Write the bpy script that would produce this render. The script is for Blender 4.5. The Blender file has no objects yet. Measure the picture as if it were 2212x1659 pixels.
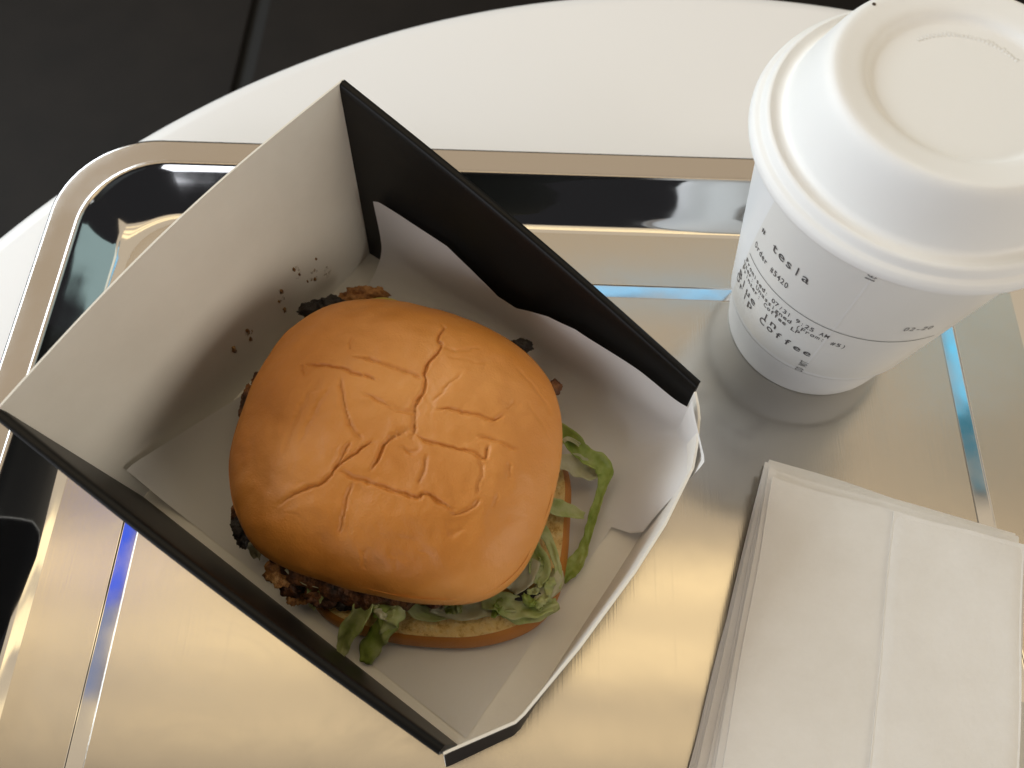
import bpy, bmesh, math, random
import numpy as np
from mathutils import Vector, Matrix, noise

random.seed(7)
rng = np.random.default_rng(7)
S = bpy.context.scene
COL = S.collection

# ------------------------------------------------------------------ camera
CAM_H = 0.28
FPX = 1799.0                      # focal length for a picture 2212 px wide
R = np.array([[0.9992, 0.0352, -0.0169], [0.0391, -0.9063, 0.4209], [-0.0005, -0.4213, -0.9069]])
u_, _, v_ = np.linalg.svd(R); R = u_ @ v_
cd = bpy.data.cameras.new('camera'); cam = bpy.data.objects.new('camera', cd); COL.objects.link(cam)
cam.matrix_world = Matrix(((R[0, 0], -R[0, 1], -R[0, 2], 0), (R[1, 0], -R[1, 1], -R[1, 2], 0),
                           (R[2, 0], -R[2, 1], -R[2, 2], CAM_H), (0, 0, 0, 1)))
cd.sensor_width = 36; cd.lens = FPX / 2212 * 36
cd.clip_start = 0.01; cd.clip_end = 50
cd.dof.use_dof = True; cd.dof.focus_distance = 0.262; cd.dof.aperture_fstop = 14
S.camera = cam

# ------------------------------------------------------------------ light
W = bpy.data.worlds.new('World'); S.world = W; W.use_nodes = True
W.node_tree.nodes['Background'].inputs[0].default_value = (0.78, 0.76, 0.80, 1)
W.node_tree.nodes['Background'].inputs[1].default_value = 0.03

def lamp(name, loc, target, sx, sy, radiance, color):
    l = bpy.data.lights.new(name, 'AREA'); l.shape = 'RECTANGLE'; l.size = sx; l.size_y = sy
    l.color = color; l.energy = radiance * math.pi * sx * sy
    o = bpy.data.objects.new(name, l); COL.objects.link(o); o.location = loc
    d = Vector(target) - Vector(loc)
    o.rotation_euler = d.to_track_quat('-Z', 'Y').to_euler()
    return o
# wide warm ceiling light, thin warm tubes in front of it, cool window on the left, added fills, coloured strips added for the tray's reflections
def ceiling(name, x0, x1, y0, y1, rad, col, z=2.0):
    return lamp(name, ((x0 + x1) / 2, (y0 + y1) / 2, z), ((x0 + x1) / 2, (y0 + y1) / 2, 0), x1 - x0, y1 - y0, rad, col)
for r_ in ((-4, -1.16, -.1, .84), (-1.05, 1.26, -.1, .84), (-1.16, -1.05, -.1, .14), (-4, 1.26, .84, 1.36), (-4, .10, 1.36, 1.44),
           (-4, 1.26, 1.44, 4.1), (1.36, 1.75, -.1, 4.1), (1.26, 1.36, -.1, .74), (1.26, 1.36, 1.62, 4.1)):
    ceiling('ceiling_light', *r_, 0.70, (1.0, 0.81, 0.57))
for y, w, e in ((0.475, 0.13, 1.15), (0.285, 0.12, 1.1), (0.08, 0.07, 0.7)):
    for x0, x1 in ((-1.75, -1.17), (-1.04, 1.25)):
        ceiling('tube_light', x0, x1, y - w / 2, y + w / 2, e * 1.15, (1.0, 0.75, 0.36), 1.98)
lamp('window_light', (-1.8, 0.95, 0.90), (0, 0.12, 0.0), 2.0, 0.8, 7.8, (0.80, 0.92, 1.0))
lamp('front_fill_light', (-1.5, -1.7, 0.9), (0, 0.12, 0.0), 1.8, 1.2, 3.0, (0.92, 0.94, 1.0))  # soft fill added to brighten the front of the cup
lamp('side_fill_light', (2.1, -0.75, 0.72), (0, 0.12, 0.0), 1.6, 1.0, 4.2, (1.0, 0.91, 0.76))  # warm fill added to lift the inside of the box's back wall
lamp('far_reflection_light', (2.7, 2.4, 2.0), (0, 0.12, 0.0), 1.6, 2.2, 0.45, (0.72, 1.0, 0.97))  # dim teal panel added for reflections in the tray's left wall
ceiling('blue_reflection_light', -1.15, -1.06, .36, .84, 1.1, (.05, .14, 1.0), 1.99)  # strip added and sized so the left channel reflects blue
ceiling('blue_reflection_light', -1.15, -1.06, .14, .36, .6, (.42, .52, .85), 1.99)  # paler strip added so that blue fades along the channel
ceiling('cyan_reflection_light', 1.27, 1.35, 1.02, 1.60, 1.3, (.16, .68, 1.0), 1.99)  # strip added and sized so the right channel reflects cyan
ceiling('cyan_reflection_light', 1.27, 1.35, .76, 1.02, .35, (.10, .62, .85), 1.99)  # dimmer strip added to fade the right channel to teal
ceiling('cyan_reflection_light', .10, 1.26, 1.37, 1.43, 1.4, (.30, .68, 1.0), 1.99)  # strip added for the blue-white reflection in the far channel

S.view_settings.view_transform = 'Standard'; S.view_settings.look = 'None'
S.view_settings.exposure = 0.18; S.view_settings.gamma = 1.0
S.view_settings.use_curve_mapping = False

# ------------------------------------------------------------------ helpers
def at(u, v, z=0.0):
    d = R @ np.array([u - 1106.0, v - 829.5, FPX]); k = (z - CAM_H) / d[2]
    return np.array([d[0] * k, d[1] * k, z])

def link(name, me, mat=None, parent=None, smooth=True):
    o = bpy.data.objects.new(name, me); COL.objects.link(o)
    if mat is not None:
        for m in (mat if isinstance(mat, (list, tuple)) else [mat]): me.materials.append(m)
    if smooth:
        me.polygons.foreach_set('use_smooth', [True] * len(me.polygons))
    if parent: o.parent = parent
    return o

def mesh(name, verts, faces, mat=None, parent=None, smooth=True, mi=None):
    me = bpy.data.meshes.new(name); me.from_pydata([tuple(map(float, v)) for v in verts], [], [tuple(map(int, f)) for f in faces])
    if mi is not None: me.polygons.foreach_set('material_index', mi)
    me.update()
    return link(name, me, mat, parent, smooth)

def root(name, loc=(0, 0, 0)):
    o = bpy.data.objects.new(name, None); COL.objects.link(o); o.empty_display_size = .01
    o.location = loc
    return o

def adopt(o, r):
    o.parent = r; o.matrix_parent_inverse = Matrix.Translation(-Vector(r.location))
    return o

def tag(o, label, cat, group=None, kind=None):
    o['label'] = label; o['category'] = cat
    if group: o['group'] = group
    if kind: o['kind'] = kind
    return o

def gridfaces(nu, nv, closed_u=False, off=0):
    F = []
    for i in range(nu if closed_u else nu - 1):
        for j in range(nv - 1):
            a = off + i * nv + j; b = off + ((i + 1) % nu) * nv + j
            F.append((a, b, b + 1, a + 1))
    return F

def smoothpts(P, n=6):
    """Catmull-Rom through the points."""
    P = np.array(P, float); out = []
    Q = np.vstack([2 * P[0] - P[1], P, 2 * P[-1] - P[-2]])
    for i in range(1, len(Q) - 2):
        p0, p1, p2, p3 = Q[i - 1:i + 3]
        for k in range(n):
            t = k / n
            out.append(.5 * ((2 * p1) + (-p0 + p2) * t + (2 * p0 - 5 * p1 + 4 * p2 - p3) * t * t + (-p0 + 3 * p1 - 3 * p2 + p3) * t ** 3))
    out.append(P[-1]); return np.array(out)

def lathe(name, prof, seg, mat, parent=None, c=(0, 0), smooth=True):
    V = []
    for i in range(seg):
        a = 2 * math.pi * i / seg
        for r, z in prof: V.append((c[0] + r * math.cos(a), c[1] + r * math.sin(a), z))
    return mesh(name, V, gridfaces(seg, len(prof), True), mat, parent, smooth)

# value noise for arrays
def vnoise(P, scale, octs=3, seed=0):
    out = np.empty(len(P)); off = Vector((seed * 13.7, seed * 7.1, seed * 3.3))
    for i, p_ in enumerate(P):
        out[i] = noise.fractal(Vector(p_) * scale + off, 1.0, 2.0, octs)
    return out

# ------------------------------------------------------------------ materials
def mat(name, color, rough=.5, metal=0, **kw):
    m = bpy.data.materials.new(name); m.use_nodes = True
    b = m.node_tree.nodes['Principled BSDF']
    b.inputs['Base Color'].default_value = (*color, 1); b.inputs['Roughness'].default_value = rough
    b.inputs['Metallic'].default_value = metal
    for k, v in kw.items(): b.inputs[k.replace('_', ' ')].default_value = v
    return m
def nt(m): return m.node_tree.nodes, m.node_tree.links, m.node_tree.nodes['Principled BSDF']
def tex(m, scale=(1, 1, 1), nscale=5, detail=4, rough=.55, coord='Object', dist=0.0):
    N, L, b = nt(m)
    tc = N.new('ShaderNodeTexCoord'); mp = N.new('ShaderNodeMapping'); mp.inputs['Scale'].default_value = scale
    t = N.new('ShaderNodeTexNoise'); t.inputs['Scale'].default_value = nscale; t.inputs['Detail'].default_value = detail
    t.inputs['Roughness'].default_value = rough; t.inputs['Distortion'].default_value = dist
    L.new(tc.outputs[coord], mp.inputs[0]); L.new(mp.outputs[0], t.inputs['Vector'])
    return t
def ramp(m, src, stops, to=None):
    N, L, b = nt(m); r = N.new('ShaderNodeValToRGB'); L.new(src.outputs['Fac'] if 'Fac' in src.outputs else src.outputs[0], r.inputs[0])
    e = r.color_ramp.elements
    while len(e) < len(stops): e.new(.5)
    for k, (p_, c) in enumerate(stops):
        e[k].position = p_; e[k].color = (*c, 1) if len(c) == 3 else c
    if to: L.new(r.outputs[0], b.inputs[to])
    return r
def bump(m, src, strength=.2, dist=.001, prev=None):
    N, L, b = nt(m); bp = N.new('ShaderNodeBump'); bp.inputs['Strength'].default_value = strength; bp.inputs['Distance'].default_value = dist
    L.new(src.outputs['Fac'] if 'Fac' in src.outputs else src.outputs[0], bp.inputs['Height'])
    if prev: L.new(prev.outputs[0], bp.inputs['Normal'])
    L.new(bp.outputs[0], b.inputs['Normal']); return bp

# steel, brushed floor
M_steel = mat('brushed_steel', (.51, .48, .435), .2, 1, Anisotropic=.55)
cx_n = M_steel.node_tree.nodes.new('ShaderNodeCombineXYZ'); cx_n.inputs[0].default_value = 1.0
M_steel.node_tree.links.new(cx_n.outputs[0], M_steel.node_tree.nodes['Principled BSDF'].inputs['Tangent'])
t1 = tex(M_steel, (1, 1, 1), 16, 6, .68, dist=.6)
ramp(M_steel, t1, [(.35, (.15,) * 3), (.55, (.185,) * 3), (.72, (.26,) * 3)], 'Roughness')
t2 = tex(M_steel, (1500, 14, 1), 1, 3, .6)
t2b = tex(M_steel, (1, 1, 1), 38, 2, .5)
b1 = bump(M_steel, t2, .35, .00006); bump(M_steel, t2b, .5, .00012, b1)
N, L, b = nt(M_steel)
r1n = [l for l in L if l.to_node == b and l.to_socket.name == 'Roughness'][0].from_socket
prev_ = r1n
for rot, sc_ in ((0, (700, 9, 1)),):
    tx = tex(M_steel, sc_, 1, 2, .5); mp_ = tx.inputs['Vector'].links[0].from_node; mp_.inputs['Rotation'].default_value = (0, 0, rot)
    rr0 = ramp(M_steel, tx, [(.66, (0, 0, 0)), (.78, (.05, .05, .05))])
    ad = N.new('ShaderNodeMath'); ad.operation = 'ADD'; L.new(prev_, ad.inputs[0]); L.new(rr0.outputs[0], ad.inputs[1]); prev_ = ad.outputs[0]
L.new(prev_, b.inputs['Roughness'])
M_steel2 = mat('polished_steel', (.60, .60, .60), .06, 1)
t = tex(M_steel2, (1, 1, 1), 55, 3); ramp(M_steel2, t, [(.3, (.045,) * 3), (.8, (.12,) * 3)], 'Roughness')
bump(M_steel2, tex(M_steel2, (1, 1, 1), 45, 1), .35, .0003)
M_rim = mat('satin_steel', (.46, .435, .415), .24, 1)
t = tex(M_rim, (1, 1, 1), 34, 5, .65); ramp(M_rim, t, [(.35, (.10,) * 3), (.7, (.17,) * 3)], 'Roughness')

M_table = mat('white_table_plastic', (.83, .82, .82), .38)
bump(M_table, tex(M_table, (1, 1, 1), 700, 2), .05, .0002)
M_floor = mat('dark_floor', (.022, .018, .015), .7, 0, Specular_IOR_Level=.2)
t = tex(M_floor, (1, 1, 1), 9, 6, .6); ramp(M_floor, t, [(.3, (.0060, .0045, .0036)), (.75, (.0110, .0082, .0064))], 'Base Color')
M_joint = mat('dark_joint', (.004, .004, .004), .8)
M_metal_leg = mat('white_metal_leg', (.7, .7, .7), .35)

M_card = mat('white_card', (.80, .775, .72), .55)
t = tex(M_card, (1, 1, 1), 60, 5, .6); ramp(M_card, t, [(.3, (.77, .745, .69)), (.7, (.815, .79, .735))], 'Base Color')
bump(M_card, tex(M_card, (1, 1, 1), 900, 3), .12, .0002)
M_black = mat('black_card', (.006, .0055, .005), .42, 0, Specular_IOR_Level=.22)
bump(M_black, tex(M_black, (1, 1, 1), 900, 3), .10, .0002)
M_edge = mat('card_edge', (.78, .74, .66), .7)
M_brownout = mat('brown_black_card', (.020, .015, .014), .36)

# thin paper: diffuse + translucent
def paper(name, col, trans, nsc=350):
    m = mat(name, col, .75)
    N, L, b = nt(m); out = N['Material Output']
    tr = N.new('ShaderNodeBsdfTranslucent'); tr.inputs[0].default_value = (*col, 1)
    mx = N.new('ShaderNodeMixShader'); mx.inputs[0].default_value = trans
    L.new(b.outputs[0], mx.inputs[1]); L.new(tr.outputs[0], mx.inputs[2]); L.new(mx.outputs[0], out.inputs[0])
    bp = bump(m, tex(m, (1, 1, 1), nsc, 4, .6), .15, .0004); L.new(bp.outputs[0], tr.inputs['Normal'])
    return m
M_liner = paper('liner_paper', (.80, .785, .77), .22)
M_napkin = paper('napkin_paper', (.80, .765, .715), .08, 600)
for n_ in M_napkin.node_tree.nodes:
    if n_.type == 'BUMP': n_.inputs['Strength'].default_value = .26; n_.inputs['Distance'].default_value = .0005
t = tex(M_napkin, (1, 1, 1), 45, 6, .7); ramp(M_napkin, t, [(.3, (.765, .725, .67)), (.7, (.825, .79, .745))], 'Base Color')

M_lid = mat('moulded_fibre_lid', (.84, .83, .81), .55, 0, Subsurface_Weight=.10, Subsurface_Radius=(.003, .003, .003), Subsurface_Scale=.3)
bl_ = bump(M_lid, tex(M_lid, (1, 1, 1), 420, 4), .12, .0003); bump(M_lid, tex(M_lid, (1, 1, 1), 70, 3), .25, .0006, bl_)
M_cup = mat('white_cup_paper', (.82, .82, .82), .42)
bump(M_cup, tex(M_cup, (1, 1, 1), 300, 3), .05, .0003)
M_label = mat('label_paper', (.775, .765, .735), .32)
M_ink = mat('black_ink', (.035, .032, .036), .5)
t = tex(M_ink, (1, 1, 1), 2500, 2); ramp(M_ink, t, [(.35, (.03, .028, .03)), (.75, (.20, .19, .19))], 'Base Color')
M_inkgrey = mat('grey_ink', (.24, .23, .22), .5)
M_hole = mat('dark_hole', (.05, .03, .015), .7)

# bun
M_bun = mat('golden_bun_crust', (.60, .27, .07), .50, 0, Subsurface_Weight=.12, Subsurface_Scale=.25, Specular_IOR_Level=.38, Coat_Weight=.10, Coat_Roughness=.33)
M_bun.node_tree.nodes['Principled BSDF'].inputs['Subsurface Radius'].default_value = (.012, .005, .002)
t = tex(M_bun, (1, 1, 1), 17, 5, .5, dist=.5)
ramp(M_bun, t, [(.25, (.36, .118, .014)), (.5, (.52, .198, .033)), (.78, (.66, .295, .078))], 'Base Color')
tb = tex(M_bun, (1, 1, 1), 190, 5, .6); tb2 = tex(M_bun, (1, 1, 1), 1500, 3, .6)
bb = bump(M_bun, tb, .25, .0012); bump(M_bun, tb2, .30, .0005, bb)
M_crumb = mat('bun_crumb', (.78, .55, .25), .8, 0, Subsurface_Weight=.15, Subsurface_Scale=.3)
M_crumb.node_tree.nodes['Principled BSDF'].inputs['Subsurface Radius'].default_value = (.01, .006, .002)
t = tex(M_crumb, (1, 1, 1), 420, 5, .7); ramp(M_crumb, t, [(.32, (.60, .32, .08)), (.46, (.90, .62, .24)), (.75, (.95, .74, .38))], 'Base Color')
bump(M_crumb, t, .9, .0022)
M_patty = mat('crisp_brown_crust', (.13, .05, .018), .6, 0, Coat_Weight=.25, Coat_Roughness=.3)
t = tex(M_patty, (1, 1, 1), 170, 5, .65)
ramp(M_patty, t, [(.30, (.008, .004, .002)), (.46, (.070, .022, .006)), (.60, (.20, .072, .018)), (.80, (.46, .22, .07))], 'Base Color')
bump(M_patty, tex(M_patty, (1, 1, 1), 700, 4), .8, .0018)
M_crust = mat('tan_fried_crust', (.42, .20, .06), .6)
t = tex(M_crust, (1, 1, 1), 260, 5, .65); ramp(M_crust, t, [(.32, (.14, .05, .014)), (.5, (.38, .17, .05)), (.75, (.62, .38, .16))], 'Base Color')
bump(M_crust, tex(M_crust, (1, 1, 1), 700, 4), .8, .0018)
M_char = mat('charred_crust', (.016, .010, .007), .6, 0, Coat_Weight=.3, Coat_Roughness=.35)
bump(M_char, tex(M_char, (1, 1, 1), 900, 4), .9, .0015)
M_grease = mat('grease_stain', (.23, .11, .03), .35)
t = tex(M_grease, (1, 1, 1), 900, 4); ramp(M_grease, t, [(.35, (.05, .020, .006)), (.5, (.22, .10, .028)), (.75, (.52, .33, .14))], 'Base Color')
M_cheese = mat('yellow_green_pickle', (.55, .42, .08), .35, 0, Subsurface_Weight=.2, Subsurface_Scale=.3)

def leaf(name, c0, c1, c2):
    m = mat(name, c1, .33, 0, Subsurface_Weight=.0)
    N, L, b = nt(m); out = N['Material Output']
    t = tex(m, (1, 1, 1), 150, 4, .6); r = ramp(m, t, [(.30, c0), (.5, c1), (.74, c2)], 'Base Color')
    tr = N.new('ShaderNodeBsdfTranslucent'); L.new(r.outputs[0], tr.inputs[0])
    mx = N.new('ShaderNodeMixShader'); mx.inputs[0].default_value = .38
    L.new(b.outputs[0], mx.inputs[1]); L.new(tr.outputs[0], mx.inputs[2]); L.new(mx.outputs[0], out.inputs[0])
    bump(m, tex(m, (1, 1, 1), 500, 3), .35, .0008)
    return m
M_leaf = leaf('lettuce_green', (.27, .38, .060), (.42, .52, .13), (.60, .66, .30))
M_leafp = leaf('lettuce_pale', (.42, .52, .14), (.58, .64, .28), (.72, .74, .46))
M_leafw = leaf('lettuce_white', (.55, .56, .32), (.68, .66, .46), (.76, .74, .58))

# ------------------------------------------------------------------ setting: floor, table
FZ = -0.735
floor = mesh('floor', [(-6, -6, FZ - .012), (6, -6, FZ - .012), (6, 6, FZ - .012), (-6, 6, FZ - .012)], [(0, 1, 2, 3)], M_joint, smooth=False)
floor['kind'] = 'structure'
def slab(name, x0, x1, y0, y1, z0, z1, m, parent, bev=.002):
    bm = bmesh.new(); bmesh.ops.create_cube(bm, size=1)
    for v in bm.verts: v.co = Vector(((x0 + x1) / 2 + v.co.x * (x1 - x0), (y0 + y1) / 2 + v.co.y * (y1 - y0), (z0 + z1) / 2 + v.co.z * (z1 - z0)))
    bmesh.ops.bevel(bm, geom=list(bm.edges), offset=bev, segments=2, affect='EDGES', profile=.5)
    me = bpy.data.meshes.new(name); bm.to_mesh(me); bm.free()
    return link(name, me, m, parent, False)
XJ, TS, GAP = -0.476, 1.2, .030
for i in range(-2, 3):
    for j in range(-2, 2):
        x0 = XJ + i * TS; y0 = .30 + j * 2.4 + (.1 if i < 0 else 0)
        slab('floor_tile', x0 + GAP / 2, x0 + TS - GAP / 2, y0 + GAP / 2, y0 + 2.4 - GAP / 2, FZ - .010, FZ, M_floor, floor)

TC = (.0758, -.0179); TR = .3616; TZ = -.0022
tbl = root('cafe_table', (TC[0], TC[1], FZ))
tag(tbl, 'round white plastic table top with a rounded edge under the steel tray', 'table')
pr = [(0, TZ), (TR - .010, TZ), (TR - .005, TZ - .0006), (TR - .0018, TZ - .0028), (TR, TZ - .007), (TR - .001, TZ - .014), (TR - .005, TZ - .021), (TR - .012, TZ - .024), (0, TZ - .024)]
adopt(lathe('table_top', pr, 256, M_table, c=TC), tbl)
adopt(lathe('pedestal_column', [(.03, TZ - .024), (.03, FZ + .03), (.035, FZ + .022)], 48, M_metal_leg, c=TC), tbl)
adopt(lathe('pedestal_base', [(.03, FZ + .03), (.05, FZ + .022), (.20, FZ + .014), (.22, FZ + .008), (.22, FZ + .0005), (0, FZ + .0005)], 64, M_metal_leg, c=TC), tbl)

# ------------------------------------------------------------------ tray
X0, X1, Y1, Y0 = -.1605, .1876, .1980, -.043          # flat floor
tray = root('serving_tray', (.0135, .08, TZ))
tag(tray, 'rectangular brushed stainless steel serving tray with pressed channels on the white table', 'tray')
def rrect(x0, x1, y0, y1, r, z, n=14, m=10):
    P = []
    for cx_, cy_, a0 in ((x1 - r, y1 - r, 0), (x0 + r, y1 - r, 90), (x0 + r, y0 + r, 180), (x1 - r, y0 + r, 270)):
        for k in range(n + 1):
            a = math.radians(a0 + 90 * k / n); P.append((cx_ + r * math.cos(a), cy_ + r * math.sin(a), z))
    return P
HR = .014
ox = (.0275, .0275, .0297, .0297)     # rim outer offset from floor: left,right,top,bottom
def ring(fx, fy, r, z): return rrect(X0 - fx, X1 + fx, Y0 - fy, Y1 + fy, r, z)
wall_rings = []
# concave wall profile from floor to rim, offsets 0 -> .0150 in x, .0179 in y
prof = [(0, 0, .022), (.10, .0002, .0225), (.24, .0012, .0235), (.40, .0033, .025), (.56, .0060, .0262), (.72, .0088, .0275), (.86, .0115, .0285), (.94, .0129, .0292)]
for f, z, r in prof: wall_rings.append(ring(.0150 * f, .0179 * f, r, z))
lip = [(.97, .0137, .0296), (1.0, .01415, .030), (1.03, .01432, .0304), (1.06, .0142, .0308)]
lip_rings = [ring(.0150 * f, .0179 * f, r, z) for f, z, r in lip]
rim_rings = [ring(.0159, .0190, .0308, .0142), ring(.0163, .0194, .0310, .01411), ring(.0168, .0198, .0313, .0141), ring(.0215, .0236, .0333, .01408), ring(.0262, .0284, .0354, .01405), ring(.0267, .0289, .0357, .0140), ring(.0274, .0296, .036, .0137), ring(.0278, .0300, .0362, .0132), ring(.0277, .0299, .0362, .0122), ring(.0268, .0290, .0355, .0120)]
def loft(name, rings, m, parent):
    n = len(rings[0]); V = [p_ for r in rings for p_ in r]; F = []
    for i in range(len(rings) - 1):
        for j in range(n):
            a = i * n + j; b = i * n + (j + 1) % n; F.append((a, a + n, b + n, b))
    o = mesh(name, V, F, m); adopt(o, parent); return o
loft('tray_wall', wall_rings + lip_rings[:1], M_steel2, tray)
loft('tray_rim', lip_rings + rim_rings[1:], [M_rim], tray)
# floor: grid refined at the pressed channel, clipped by the rounded corner
GX0, GX1, GY1, GY0 = -.1340, .1600, .1715, -.0300; GR = .007; GW = .0030
def refine(a, b, cs):
    s = set(np.round(np.linspace(a, b, 60), 6))
    for c in cs: s |= set(np.round(np.linspace(c - .0042, c + .0042, 57), 6))
    return np.array(sorted(s))
xs = refine(X0, X1, (GX0, GX1)); ys = refine(Y0, Y1, (GY0, GY1))
for c in (GX0, GX1): xs = np.array(sorted(set(xs) | set(np.round(np.linspace(c - .009, c + .009, 49), 6))))
ys = np.array(sorted(set(ys) | set(np.round(np.linspace(GY1 - .010, GY1 + .004, 40), 6))))
XX, YY = np.meshgrid(xs, ys, indexing='ij')
def sdrr(x, y, x0, x1, y0, y1, r):
    qx = np.abs(x - (x0 + x1) / 2) - (x1 - x0) / 2 + r; qy = np.abs(y - (y0 + y1) / 2) - (y1 - y0) / 2 + r
    return np.minimum(np.maximum(qx, qy), 0) + np.hypot(np.maximum(qx, 0), np.maximum(qy, 0)) - r
sd = np.abs(sdrr(XX, YY, GX0, GX1, GY0, GY1, GR))
k = np.clip((GW - sd) / .00045, 0, 1); k = k * k * (3 - 2 * k)
ZZ = -.0003 * k
# move the grid corners onto the rounded outline
rr_ = .022
px_, py_ = XX.copy(), YY.copy()
dx = np.maximum(np.maximum(X0 + rr_ - XX, XX - (X1 - rr_)), 0); dy = np.maximum(np.maximum(Y0 + rr_ - YY, YY - (Y1 - rr_)), 0)
h = np.hypot(dx, dy); mxx = np.maximum(dx, dy); sc = np.where(h > 1e-9, mxx / np.maximum(h, 1e-9), 1)
both = (dx > 0) & (dy > 0)
px_ = np.where(both, np.clip(XX, X0 + rr_, X1 - rr_) + np.sign(XX - .0135) * dx * sc, XX)
py_ = np.where(both, np.clip(YY, Y0 + rr_, Y1 - rr_) + np.sign(YY - .08) * dy * sc, YY)
V = np.stack([px_, py_, ZZ], -1).reshape(-1, 3)
F = gridfaces(len(xs), len(ys))
sdc = sd.reshape(-1); mi = [1 if max(sdc[a] for a in f) < GW + .0002 else 0 for f in F]
adopt(mesh('tray_floor', V, F, [M_steel, M_steel2], mi=mi), tray)

# ------------------------------------------------------------------ burger box
A = np.array([-.064, .1847]); NV = np.array([.8376, -.5464]); TV = np.array([-.5464, -.8376])
def B(n, t, z): q = A + n * NV + t * TV; return np.array([q[0], q[1], z])
box = root('burger_box', tuple(B(.075, .0625, 0)))
tag(box, 'open cardboard burger box, white inside and black outside, standing on the tray', 'box')
ZB = .0004
def sheet(name, P, th_dir, mats, parent, idx=(0, 1, 2)):
    """P: grid (nu,nv,3) inner face; th_dir: (nu,nv,3) offset to the outer face; materials inner, outer, edge"""
    nu, nv, _ = P.shape; Q = P + th_dir
    V = np.vstack([P.reshape(-1, 3), Q.reshape(-1, 3)]); o = nu * nv
    F = gridfaces(nu, nv); mi = [idx[0]] * len(F)
    G = [tuple(o + i for i in reversed(f)) for f in F]; mi += [idx[1]] * len(G); F = F + G
    def edge(a): 
        for i in range(len(a) - 1):
            F.append((a[i], a[i] + o, a[i + 1] + o, a[i + 1])); mi.append(idx[2])
    I = np.arange(o).reshape(nu, nv)
    edge(list(I[:, 0])[::-1]); edge(list(I[:, -1])); edge(list(I[0, :])); edge(list(I[-1, :])[::-1])
    ob = mesh(name, V, F, mats, smooth=False, mi=mi)
    me = ob.data
    for p_, m_ in zip(me.polygons, mi): p_.use_smooth = m_ != idx[2]
    me.set_sharp_from_angle(angle=math.radians(40))
    adopt(ob, parent); return ob
BOXM = [M_card, M_black, M_edge]
def lerp(a, b, t): return a + (b - a) * t
# base
Pb = []
for i in range(2):
    Pb.append([])
base_poly = [(0, 0), (.1383, -.001), (.1478, .0150), (.1484, .05), (.1484, .0837), (.1488, .1095), (.1366, .1280), (0, .1250)]
Vb = [B(n, t, ZB + .0006) for n, t in base_poly] + [B(n, t, ZB - .0002) for n, t in base_poly]
nb = len(base_poly)
Fb = [tuple(range(nb)), tuple(range(2 * nb - 1, nb - 1, -1))] + [(i, i + nb, (i + 1) % nb + nb, (i + 1) % nb) for i in range(nb)]
adopt(mesh('base_panel', Vb, Fb, [M_card, M_black], smooth=False, mi=[0, 1] + [0] * nb), box)
# back wall
nu, nv = 24, 12; P = np.zeros((nu, nv, 3)); D = np.zeros((nu, nv, 3))
for i in range(nu):
    for j in range(nv):
        s, h = i / (nu - 1), j / (nv - 1)
        t = lerp(lerp(-.0012, -.0080, h), lerp(.1250, .1290, h), s)
        z = ZB + h * lerp(.0858, .0852, s) + .0022 * h * math.sin(math.pi * s)
        P[i, j] = B(-.0025 * math.sin(math.pi * s) * h, t, z); D[i, j, :2] = -NV * .0006
sheet('back_wall', P[:, ::-1], D[:, ::-1], BOXM, box)
# side walls: folded double, rounded top, lower towards the front
def side(t_in0, t_in1, t_out, sgn, nend, ztop0, ztop1, name, bow):
    prof_n = 40; secs = []
    for i in range(prof_n):
        s = i / (prof_n - 1); n = lerp(-.0002, nend, s)
        zt = lerp(ztop0, ztop1, s) + .0012 * math.sin(math.pi * s)
        bw = bow * math.sin(math.pi * s)
        lean = lerp(1.0, .45, s)
        ti0, ti1 = t_in0, t_in0 + (t_in1 - t_in0) * lean + bw
        to1 = ti1 + sgn * .0030; to0 = t_in0 + sgn * .0022
        sec = []
        for h in np.linspace(0, .955, 10): sec.append((lerp(ti0, ti1, h), ZB + .0008 + h * (zt - ZB)))
        mid = (ti1 + to1) / 2; rad = .0015
        for a in np.linspace(150, 30, 6): sec.append((mid + (ti1 - mid) / .0015 * -rad * math.cos(math.radians(a)) , zt - .0010 + .0011 * math.sin(math.radians(a))))
        for h in np.linspace(.955, 0, 8): sec.append((lerp(to0, to1, h), ZB + .0002 + h * (zt - ZB)))
        secs.append([B(n, t, z) for t, z in sec])
    P = np.array(secs); V = P.reshape(-1, 3); m = P.shape[1]
    F = gridfaces(prof_n, m)
    if sgn > 0: F = [tuple(reversed(f)) for f in F]
    o = (prof_n - 1) * m
    F += [(i, m - 1 - i, m - 2 - i, i + 1) for i in range(m // 2 - 1)] + [(o + i, o + m - 1 - i, o + m - 2 - i, o + i + 1) for i in range(m // 2 - 1)]
    ob = mesh(name, V, F, [M_black]); ob.data.set_sharp_from_angle(angle=math.radians(50)); adopt(ob, box); return ob
side(.0002, -.0058, -.003, -1, .1385, .0862, .0430, 'side_wall', -.001)
side(.1235, .1268, .130, 1, .1365, .0856, .0430, 'side_wall', .0012)
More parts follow.
